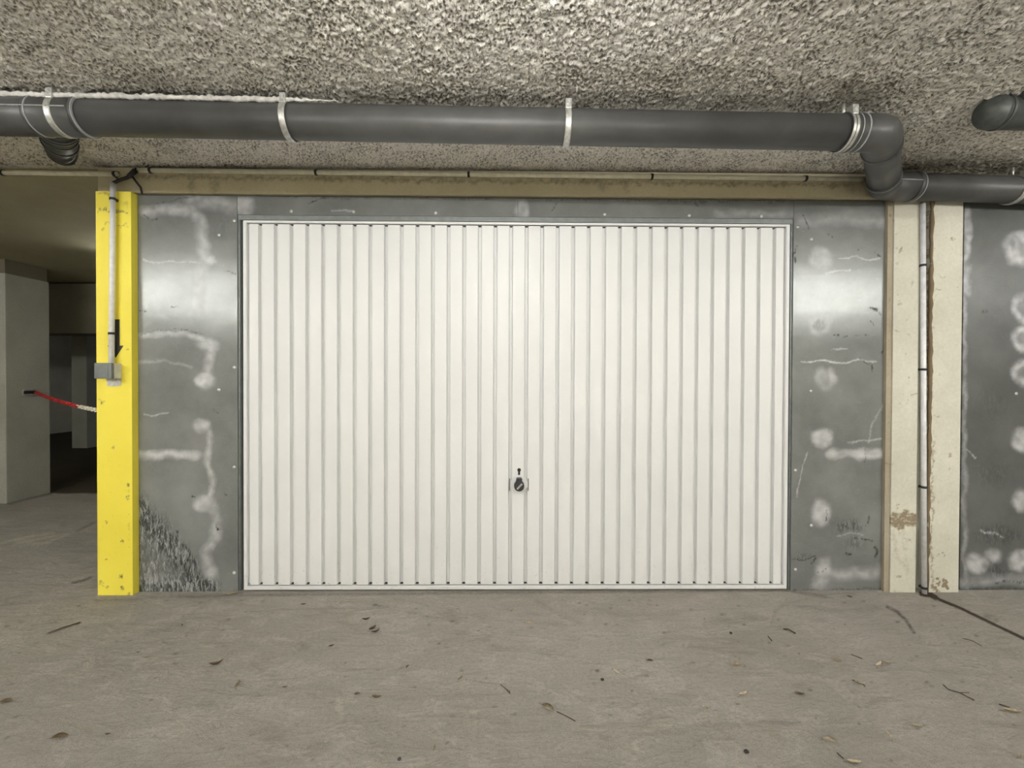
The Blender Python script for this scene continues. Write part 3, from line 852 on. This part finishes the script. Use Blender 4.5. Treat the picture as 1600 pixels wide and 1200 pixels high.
def clamp(c, axis, top, parent, rad=R):
    """strap ring with ear, bolt and a hanger stub up to the ceiling"""
    root = None
    ax_ = Vector(axis).normalized(); upv = Vector((0, 0, 1)); upv = (upv - ax_ * upv.dot(ax_)).normalized(); side = ax_.cross(upv)
    bm = bmesh.new(); N = 40; wdt = .0125; ri, ro = rad * 1.0, rad * 1.065
    ring = []
    for k in range(N):
        t = 2 * math.pi * k / N; dv = upv * math.cos(t) + side * math.sin(t)
        ring.append([bm.verts.new(c + dv * rr_ + ax_ * a_) for rr_, a_ in ((ro, -wdt), (ro + .002, -wdt * .6), (ro - .001, 0), (ro + .002, wdt * .6), (ro, wdt), (ri, wdt), (ri, -wdt))])
    for k in range(N):
        A_, B_ = ring[k], ring[(k + 1) % N]
        for j in range(7): bm.faces.new((A_[j], A_[(j + 1) % 7], B_[(j + 1) % 7], B_[j]))
    o = obj('pipe_clamp', bm, M['clamp'], parent, smooth=True)
    q = c + upv * (rad + .008) * math.cos(.75) - side * (rad + .008) * math.sin(.75) * (1 if side.y > 0 else -1)
    bm = bmesh.new(); box(bm, q.x - .012, q.x + .012, q.y - .012, q.y + .010, q.z - .016, q.z + .022)
    obj('clamp_ear', bm, M['clamp'], o, bevel=.002)
    bm = bmesh.new(); tube(bm, [q + Vector((0, -.02, .006)), q + Vector((0, .012, .006))], .006, 6)
    obj('bolt', bm, M['bright'], o)
    bm = bmesh.new(); tube(bm, [Vector((c.x, c.y, c.z + rad)), Vector((c.x, c.y, top))], .006, 10)
    obj('hanger_rod', bm, M['clamp'], o)
    return o
for px in (101, 453, 885, 1318):
    clamp(near(PX(px, 190, YN)), (1, 0, sl), CEIL, drain)
clamp(far(PX(1582, 296, YF)), (1, 0, sl2), CEIL, drain)
# line of white jointing plaster where the pipe meets the ceiling
bm = bmesh.new()
pts = []; rr = []
xa_ = PX(-60, 150, -.66); xb_ = PX(525, 156, -.66)
for k in range(150):
    t = k / 149; x = xa_ + (xb_ - xa_) * t
    pts.append((x, -.652 + random.uniform(-.003, .003), near(x).z + .0555 + random.uniform(-.002, .003) )); rr.append((.010 + random.uniform(-.003, .003)) * (1 if t < .85 else max(.25, (1 - t) / .15)))
tube(bm, pts, rr, 8)
tag(obj('plaster_bead', bm, M['plaster'], drain), 'rough white plaster bead along the top')

# second pipe, coming down out of the ceiling at the picture's edge
d2 = empty('drain_pipe', (2.1, -.62, 2.2)); tag(d2, 'short dark drain pipe stub with a rounded end, half sunk in the ceiling', 'pipe')
qa = Vector(pix(1552, 176, -.62)); qb = Vector(pix(1700, 178, -.62))
R2 = .062
tubeobj('pipe_run', [qa, qb], R2, M['pvcd'], d2, 36)
bm = bmesh.new()
cap_pts = [qa + Vector((-R2 * math.sin(t), 0, 0)) for t in np.linspace(0, math.pi / 2 * .985, 10)]
tube(bm, [qa + Vector((.01, 0, 0))] + cap_pts, [R2 * 1.02] + [R2 * 1.02 * max(.05, math.cos(t)) for t in np.linspace(0, math.pi / 2 * .985, 10)], 36)
obj('rounded_end', bm, M['pvcd'], d2)
tubeobj('socket_ring', [qa + Vector((.018, 0, 0)), qa + Vector((.032, 0, 0))], R2 * 1.06, M['pvcd'], d2, 36)
qc = Vector(pix(1612, 152, -.68))
tubeobj('branch_pipe', [qc + Vector((.06, -.06, -.01)), qc + Vector((-.005, .06, .02))], R2 * .95, M['pvcd'], d2, 36)
tubeobj('socket_ring', [qc + Vector((.036, -.036, -.006)), qc + Vector((.028, -.026, -.004))], R2 * 1.03, M['clamp'], d2, 36)

# ------------------------------------------------------------------ conduits
def clip(c, axis, rad, parent, back):
    bm = bmesh.new()
    a = Vector(axis).normalized()
    tube(bm, [c - a * .006, c + a * .006], rad * 1.28, 20)
    c2 = c + Vector(back) * (rad * 1.1)
    s = Vector((abs(a.x), 0, abs(a.z))) * .006 + Vector((1, 0, 1)).cross(Vector((0, 1, 0))) * 0
    hw = .006 if a.z < .5 else .011; hh = .011 if a.z < .5 else .006
    box(bm, c2.x - hw, c2.x + hw, c2.y - .008, c2.y + .008, c2.z - hh, c2.z + hh)
    return obj('conduit_clip', bm, M['black'], parent)
YC = -.030
RC = .0122
def cond_h(name, a, b, clips, label):
    p0, p1 = Vector(pix(a[0], a[1], YC)), Vector(pix(b[0], b[1], YC))
    root = empty('electrical_conduit', tuple(p0)); tag(root, label, 'conduit')
    tubeobj('conduit_tube', [p0, p1], RC, M['conduit'], root, 20)
    for c in clips:
        t = (c - a[0]) / (b[0] - a[0])
        clip(p0.lerp(p1, t), p1 - p0, RC, root, (0, .8, 0.5))
cond_h('a', (-90, 268.5), (183, 272), (4,  180), 'thin cream conduit running away from the yellow pillar along the edge of the passage ceiling')
cond_h('b', (212, 266), (1352, 280), (235, 490, 727, 1014, 1257), 'long thin cream conduit above the brown lintel')
YV = YY - .022
def cond_v(a, b, Y, rad, clips, label, m):
    p0, p1 = Vector(pix(a[0], a[1], Y)), Vector(pix(b[0], b[1], Y))
    root = empty('electrical_conduit', tuple(p1)); tag(root, label, 'conduit')
    tubeobj('conduit_tube', [p0, p1], rad, m, root, 20)
    for c in clips:
        t = (c - a[1]) / (b[1] - a[1])
        clip(p0.lerp(p1, t), (0, 0, 1), rad, root, (0, 1, 0))
cond_v((176.5, 286), (174.2, 568), YV, .0122, (311, 521), 'white conduit running down the yellow pillar into the grey box', M['conduitw'])
cond_v((1442, 318), (1444, 928), YP - .012, .0122, (414, 576, 760, 918), 'white conduit running down the joint between the two pale pillars', M['conduitw'])
# black taped cables
pts = [pix(214, 264, -.034), pix(207, 269, -.045), pix(200, 277, -.050), pix(188, 281, -.054), pix(177, 286, -.056)]
cb = empty('taped_cable', tuple(pix(205, 274, -.045))); tag(cb, 'black taped cables joining the conduits above the yellow pillar', 'cable')
tubeobj('cable', fillet(pts, .02, 3), .0085, M['black'], cb, 10)
tubeobj('cable', fillet([pix(204, 272, -.045), pix(212, 283, -.04), pix(220, 293, -.03), pix(222, 303, -.02)], .02, 3), .0052, M['black'], cb, 10)
tubeobj('cable', [pix(180, 276, -.04), pix(186, 281, -.05), pix(200, 276, -.05)], .0045, M['black'], cb, 10)
tubeobj('tape_wrap', [pix(201, 276, -.052), pix(212, 266, -.04)], [.011, .013], M['black'], cb, 12)

# ------------------------------------------------------------------ grey box on the pillar
bx1 = PX(190, 580, YY); bz0, bz1 = PZ(185, 591.5, YY), PZ(185, 568, YY)
bxw = .087; dep = .062
jb = empty('junction_box', (bx1 - bxw / 2, YY, bz0)); tag(jb, 'small grey square junction box on the yellow pillar below the white conduit', 'junction box')
boxobj('box_body', (bx1 - bxw, bx1, YY - dep + .018, YY, bz0, bz1), M['boxl'], jb, bevel=.003)
lid = boxobj('box_lid', (bx1 - bxw - .001, bx1 + .001, YY - dep, YY - dep + .017, bz0 - .001, bz1 + .001), M['boxg'], jb, bevel=.004)
boxobj('lid_panel', (bx1 - bxw + .008, bx1 - .015, YY - dep - .002, YY - dep + .001, bz0 + .008, bz1 - .008), M['boxg'], lid, bevel=.001)

# ------------------------------------------------------------------ things in the dim passage
qn, qf = pixz(9, 787, 0), pixz(80, 770, 0); xp = float(qn[0] + qf[0]) / 2
print('PILLAR', qn, qf)
pl_ = boxobj('concrete_pillar', (xp - .45, xp, float(qn[1]), float(qf[1]), 0, SOFF - .13), M['grey'], bevel=.006)
tag(pl_, 'grey concrete pillar standing in the dim passage behind the red and white chain', 'pillar')
tag(boxobj('concrete_beam', (-9.4, xp - .01, float(qn[1]) + .01, float(qf[1]) - .01, SOFF - .13, SOFF), M['darkc']), 'top block of the grey passage pillar, coloured dark for the shadow on it', 'beam')  # dark colour stands in for the shadow across the pillar top
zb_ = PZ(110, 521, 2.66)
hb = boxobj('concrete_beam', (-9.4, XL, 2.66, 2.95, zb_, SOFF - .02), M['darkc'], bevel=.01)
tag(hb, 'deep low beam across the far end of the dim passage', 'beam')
yq = 5.0
pp = boxobj('concrete_pillar', (PX(112, 600, yq), PX(135.5, 600, yq), yq, yq + .3, 0, SOFF), M['grey'])
tag(pp, 'slim far pillar in the darkness beneath the deep low beam', 'pillar')

# chain
yb = CAM[1] + 0; yb = [y for y in np.linspace(1.3, 2.4, 400) if PX(45, 613, y) <= xp][0]; zb2 = PZ(45, 613, yb)
A = Vector((xp + .005, yb + .05, zb2)); B = Vector((xl - .004, .12, .955))
ch = empty('barrier_chain', tuple(A)); tag(ch, 'red and white plastic barrier chain between the passage pillar and the yellow pillar', 'chain')
def link_mesh(nm, m):
    bm = bmesh.new(); N = 20; prev = None
    ptsl = []
    for k in range(N):
        t = 2 * math.pi * k / N
        ptsl.append(Vector((.016 * math.cos(t) + (.016 if math.cos(t) > 0 else -.016), .0115 * math.sin(t), 0)))
    rings = []
    for k in range(N):
        tg = (ptsl[(k + 1) % N] - ptsl[k - 1]).normalized(); nn = Vector((0, 0, 1)); b2 = tg.cross(nn)
        rings.append([bm.verts.new(ptsl[k] + (nn * math.cos(q) + b2 * math.sin(q)) * .0042) for q in [2 * math.pi * j / 8 for j in range(8)]])
    for k in range(N):
        for j in range(8): bm.faces.new((rings[k][j], rings[k][(j + 1) % 8], rings[(k + 1) % N][(j + 1) % 8], rings[(k + 1) % N][j]))
    me = bpy.data.meshes.new(nm); bmesh.ops.recalc_face_normals(bm, faces=bm.faces[:]); bm.to_mesh(me); bm.free()
    for p in me.polygons: p.use_smooth = True
    me.materials.append(m); return me
lr, lw = link_mesh('chain_link', M['red']), link_mesh('chain_link', M['whitep'])
NL = 62
def cpt(t): return A.lerp(B, t) + Vector((0, 0, -.025 * 4 * t * (1 - t)))
for k in range(NL):
    t0, t1 = k / NL, (k + 1) / NL
    p, q = cpt(t0), cpt(t1); d = (q - p).normalized()
    o = bpy.data.objects.new('chain_link', lr if (k < 39) else lw); COL.objects.link(o)
    rot = d.to_track_quat('X', 'Z').to_matrix().to_4x4() @ Matrix.Rotation(math.radians(45 + 90 * (k % 2)), 4, 'X')
    o.parent = ch; o.matrix_parent_inverse = Matrix.Translation(-A)
    o.matrix_basis = Matrix.Translation((p + q) / 2) @ rot @ Matrix.Diagonal((.92, 1, 1, 1))
bm = bmesh.new()
for dx in (0, .045): box(bm, xp - .002, xp + .02, yb - .06, yb + .06, zb2 - .028 + dx, zb2 - .018 + dx)
box(bm, xp - .002, xp + .004, yb - .06, yb + .06, zb2 - .03, zb2 + .03)
hk = obj('chain_bracket', bm, M['clamp'], ch, bevel=.001)
boxobj('bracket_core', (xp, xp + .008, yb - .05, yb + .05, zb2 - .015, zb2 + .013), M['black'], hk)

# ------------------------------------------------------------------ leaves and twigs
def leaf_mesh(nm, L, W, curl, bend, m):
    bm = bmesh.new(); nu, nv = 12, 5
    g = []
    for i in range(nu + 1):
        u = i / nu; row = []
        hw = W * (math.sin(math.pi * min(1, u * 1.02)) ** .8) * (1 - .35 * u) + .0004
        for j in range(nv):
            v = j / (nv - 1) * 2 - 1
            row.append(bm.verts.new(((u - .5) * L, v * hw + bend * L * (u - .5) ** 2 * 2, .0015 + curl * (v * v) * hw * 1.3 + .25 * L * curl * (u - .5) ** 2 * 2)))
        g.append(row)
    for i in range(nu):
        for j in range(nv - 1): bm.faces.new((g[i][j], g[i + 1][j], g[i + 1][j + 1], g[i][j + 1]))
    r = bmesh.ops.solidify(bm, geom=bm.faces[:], thickness=.0006)
    me = bpy.data.meshes.new(nm); bmesh.ops.recalc_face_normals(bm, faces=bm.faces[:]); bm.to_mesh(me); bm.free()
    for p in me.polygons: p.use_smooth = True
    me.materials.append(m); return me
def stem_mesh(nm, L):
    bm = bmesh.new(); tube(bm, [(-L * .48, 0, .002), (-L * .62, L * .03, .0025), (-L * .78, L * .02, .0015)], [.0007, .0006, .0005], 6)
    me = bpy.data.meshes.new(nm); bm.to_mesh(me); bm.free(); me.materials.append(M['leafb']); return me
PROT = {}
for key, m in (('p', 'leafp'), ('t', 'leaft'), ('b', 'leafb')):
    for v_, (W, cu_, be) in enumerate(((.0075, .9, .25), (.011, .6, -.12), (.005, 1.3, .5))):
        PROT[key + str(v_)] = (leaf_mesh('dry_leaf', .045, W, cu_, be, M[m]), stem_mesh('leaf_stem', .045))
def put_leaf(px, py, kind, size, rot, label):
    p = pixz(px, py, 0.0)
    if py < 932: p = np.array([p[0], min(p[1], -.03), 0])
    me, st = PROT[kind]
    o = bpy.data.objects.new('dry_leaf', me); COL.objects.link(o)
    o.location = (p[0], p[1], .0035); o.rotation_euler = (random.uniform(-.12, .12), random.uniform(-.08, .08), math.radians(rot)); o.scale = (size, size, size)
    tag(o, label, 'leaf', 'dry leaves scattered on the concrete floor')
    s = bpy.data.objects.new('leaf_stem', st); COL.objects.link(s); s.parent = o
    return o
LV = [
 (364, 929, 'p1', 1.3, 25, 'pale leaf leaning at the foot of the scraped steel sheet beside the garage door'),
 (827, 975, 'p1', .9, 5, 'round pale tan leaf lying alone just in front of the middle of the garage door'),
 (857, 1109, 'p1', 1.15, -35, 'pale leaf at the end of a dark twig, low in the middle of the floor'),
 (963, 1053, 'p0', .75, -50, 'thin curled pale leaf just above a small black pebble on the floor'),
 (1151, 1040, 't1', .9, 0, 'tan leaf, first in the loose row of leaves in front of the right steel sheet'),
 (1163, 1087, 'p0', .9, 20, 'slim pale leaf midway between the garage door and the bottom of the photo'),
 (1250, 1087, 't0', .8, -15, 'slim tan leaf nearer the camera than the loose row before the right steel sheet'),
 (1309, 1034, 't1', .75, -20, 'small tan leaf, second in the loose row in front of the right steel sheet'),
 (1376, 1041, 'p0', 1.1, 30, 'curled pale leaf in front of the pale pillars, touching a second leaf'),
 (1386, 1038, 'p2', .8, -25, 'narrow pale leaf crossing the curled one in front of the pale pillars'),
 (1345, 1071, 'p2', .8, -20, 'narrow pale leaf between the curled pair and the twig tip'),
 (1434, 1138, 'p0', .75, -15, 'small pale leaf low on the right, nearer the camera than the long brown twig'),
 (1297, 1159, 'p1', .85, -25, 'broad pale leaf near the bottom edge, the left one of two'),
 (1390, 1152, 'p0', .75, 70, 'slim upright pale leaf near the bottom edge, right one of the pair there'),
 (1102, 1108, 'p1', .5, -50, 'tiny pale leaf in front of the door\'s right half'),
 (1585, 1116, 'p0', 1.25, -15, 'large pale leaf at the right edge of the photo'),
 (1594, 1185, 'p0', .7, 20, 'pale leaf in the bottom right corner of the photo'),
 (1336, 1195, 'p0', .9, -10, 'pale leaf cut by the bottom edge of the photo, right of centre'),
 (583, 984, 'b0', 1.1, 65, 'dark brown crumpled leaf standing up in front of the left half of the door'),
 (588, 989, 'b2', .9, 40, 'narrow brown leaf against the crumpled one in front of the left half of the door'),
 (572, 970, 'b2', .9, 12, 'thin brown leaf closest to the left half of the garage door'),
 (338, 1040, 'b2', 1.15, 28, 'thin dark brown leaf in front of the left steel sheet'),
 (373, 1071, 't0', .9, 100, 'tan curled leaf nearer the camera than the thin brown one before the left steel sheet'),
 (94, 1154, 'b1', 1.0, 20, 'dark brown broad leaf near the bottom left corner'),
 (10, 1098, 'b1', .9, 12, 'brown leaf at the left edge of the photo'),
 (168, 1150, 'b0', .45, 10, 'tiny dark leaf right of the dark brown broad leaf at bottom left'),
 (637, 1043, 'b1', .45, 60, 'small dark triangular leaf below the left half of the door'),
 (720, 1062, 't0', .65, 50, 'greyish tan leaf left of the middle of the floor'),
 (518, 1011, 'b0', .55, 30, 'small brown leaf below the crumpled leaf and left of it'),
 (474, 946, 'b0', .6, 20, 'small brown leaf closest to the door\'s left lower corner'),
 (558, 1086, 'b1', .5, 15, 'small brown leaf left of the greyish tan leaf, low on the floor'),
 (588, 1092, 'b0', .8, -5, 'flat brown leaf beside the small brown leaf low on the floor'),
 (445, 1076, 'b0', .45, 15, 'tiny brown leaf right of the tan curled leaf'),
 (285, 978, 'b1', .4, -50, 'small brown leaf in front of the scraped corner of the left steel sheet'),
 (216, 1021, 'b0', .35, 10, 'tiny dark leaf in front of the yellow pillar'),
 (680, 1169, 'p0', .5, 80, 'small white leaf near the bottom edge, left of centre'),
 (511, 1161, 'p2', .35, 50, 'tiny pale fleck of leaf near the bottom edge'),
 (1016, 1034, 'b1', .6, -10, 'small grey brown leaf right of the thin curled pale leaf'),
 (1328, 934, 'b0', .6, -25, 'small dark leaf lying close to the foot of the right steel sheet'),
]
for a in LV: put_leaf(*a)
def twig(pts, r, label, fork=None):
    P = [Vector(pixz(x, y, 0.0)) + Vector((0, 0, r * 1.1 + h)) for x, y, h in pts]
    bm = bmesh.new(); tube(bm, fillet(P, .01, 3), r, 7)
    if fork:
        Q = [Vector(pixz(x, y, 0.0)) + Vector((0, 0, r * 1.1 + h)) for x, y, h in fork]
        tube(bm, Q, r * .7, 6)
    o = obj('dry_twig', bm, M['twig'])
    tag(o, label, 'twig', 'dry twigs scattered on the concrete floor')
twig([(870, 1113, .001), (884, 1121, .004), (899, 1128, .001)], .0014, 'dark twig behind the pale leaf low in the middle of the floor')
twig([(1224, 984, .0), (1232, 986, .004), (1243, 991, .0)], .0035, 'short thick black twig in front of the right steel sheet')
twig([(1474, 1072, .002), (1482, 1080, .004), (1500, 1085, .004), (1522, 1095, .0)], .002, 'long forked brown twig on the floor in front of the pale pillars', [(1500, 1085, .004), (1514, 1086, .007)])
twig([(1200, 995, .0), (1206, 1002, .0)], .0022, 'tiny dark twig left of the short thick black twig')
twig([(1330, 1023, .0), (1347, 1031, .003)], .0016, 'thin dark twig between the loose row of leaves and the curled pair')
twig([(1561, 1101, .0), (1578, 1108, .003)], .002, 'brown twig just above the large pale leaf at the right edge')
twig([(782, 1070, .0), (790, 1078, .003), (797, 1082, .0)], .0014, 'thin twig in the middle of the floor')
twig([(792, 1079, .0), (797, 1085, .002)], .0016, 'pale ended stub beside the thin twig in the middle of the floor')
twig([(1332, 1063, .0), (1345, 1068, .003), (1352, 1073, .0)], .0016, 'dark twig lying against the narrow pale leaf')
twig([(1505, 998, .0), (1520, 1003, .003), (1534, 1010, .0)], .0014, 'fine dark twig near the floor crack')
twig([(75, 990, .0), (96, 983, .003), (125, 973, .0)], .0018, 'long thin tan twig in front of and left of the yellow pillar')
twig([(1308, 1177, .0), (1318, 1187, .002)], .0015, 'short twig near the bottom edge beside the broad pale leaf')
def pebble(px, py, r, label):
    p = pixz(px, py, 0.0); bm = bmesh.new()
    bmesh.ops.create_icosphere(bm, subdivisions=2, radius=r)
    for v in bm.verts: v.co = Vector((v.co.x * 1.2, v.co.y, v.co.z * .7)) * random.uniform(.85, 1.1) + Vector((p[0], p[1], r * .55))
    tag(obj('pebble', bm, M['black'], smooth=True), label, 'pebble', 'small dark pebbles on the floor')
pebble(941, 1063, .006, 'small black pebble on the floor below the thin curled pale leaf')
pebble(1142, 990, .006, 'small black pebble in front of the right end of the garage door')
pebble(1166, 1176, .007, 'dark pebble near the bottom edge, right of the middle')
pebble(624, 1187, .005, 'tiny dark pebble near the bottom edge, left of the middle')

# ------------------------------------------------------------------ lamps behind the viewer, with added fill tubes out of view
def lamp(x, y, st, label):
    root = empty('ceiling_lamp', (x, y, CEIL)); tag(root, label, 'lamp', 'hanging tube lamps along the driveway')
    zc, hl = 2.10, .55
    top = CEIL if y < 0 else SOFF
    for s in (-1, 1):
        tubeobj('hanger_rod', [(x + s * .4, y, top), (x + s * .4, y, zc + .03)], .005, M['lampbody'], root, 8)
        tubeobj('end_cap', [(x + s * hl, y, zc), (x + s * (hl + .03), y, zc)], .036, M['lampbody'], root, 20)
    tubeobj('diffuser', [(x - hl, y, zc), (x + hl, y, zc)], .033, diffuser(st), root, 20)
for i, (x, y, st) in enumerate(LAMPS):
    lamp(x, y, st, 'lit ceiling lamp over the driveway, ' + ('beyond the passage side', 'straight above the viewer', 'beyond the neighbouring garage', 'added as unseen fill by the back wall, passage side', 'added as unseen fill by the back wall, neighbour side', 'added fill light hidden in the passage behind the yellow pillar', 'added weak fill tube beside the one above the viewer, passage side', 'added weak fill tube beside the one above the viewer, neighbour side')[i])
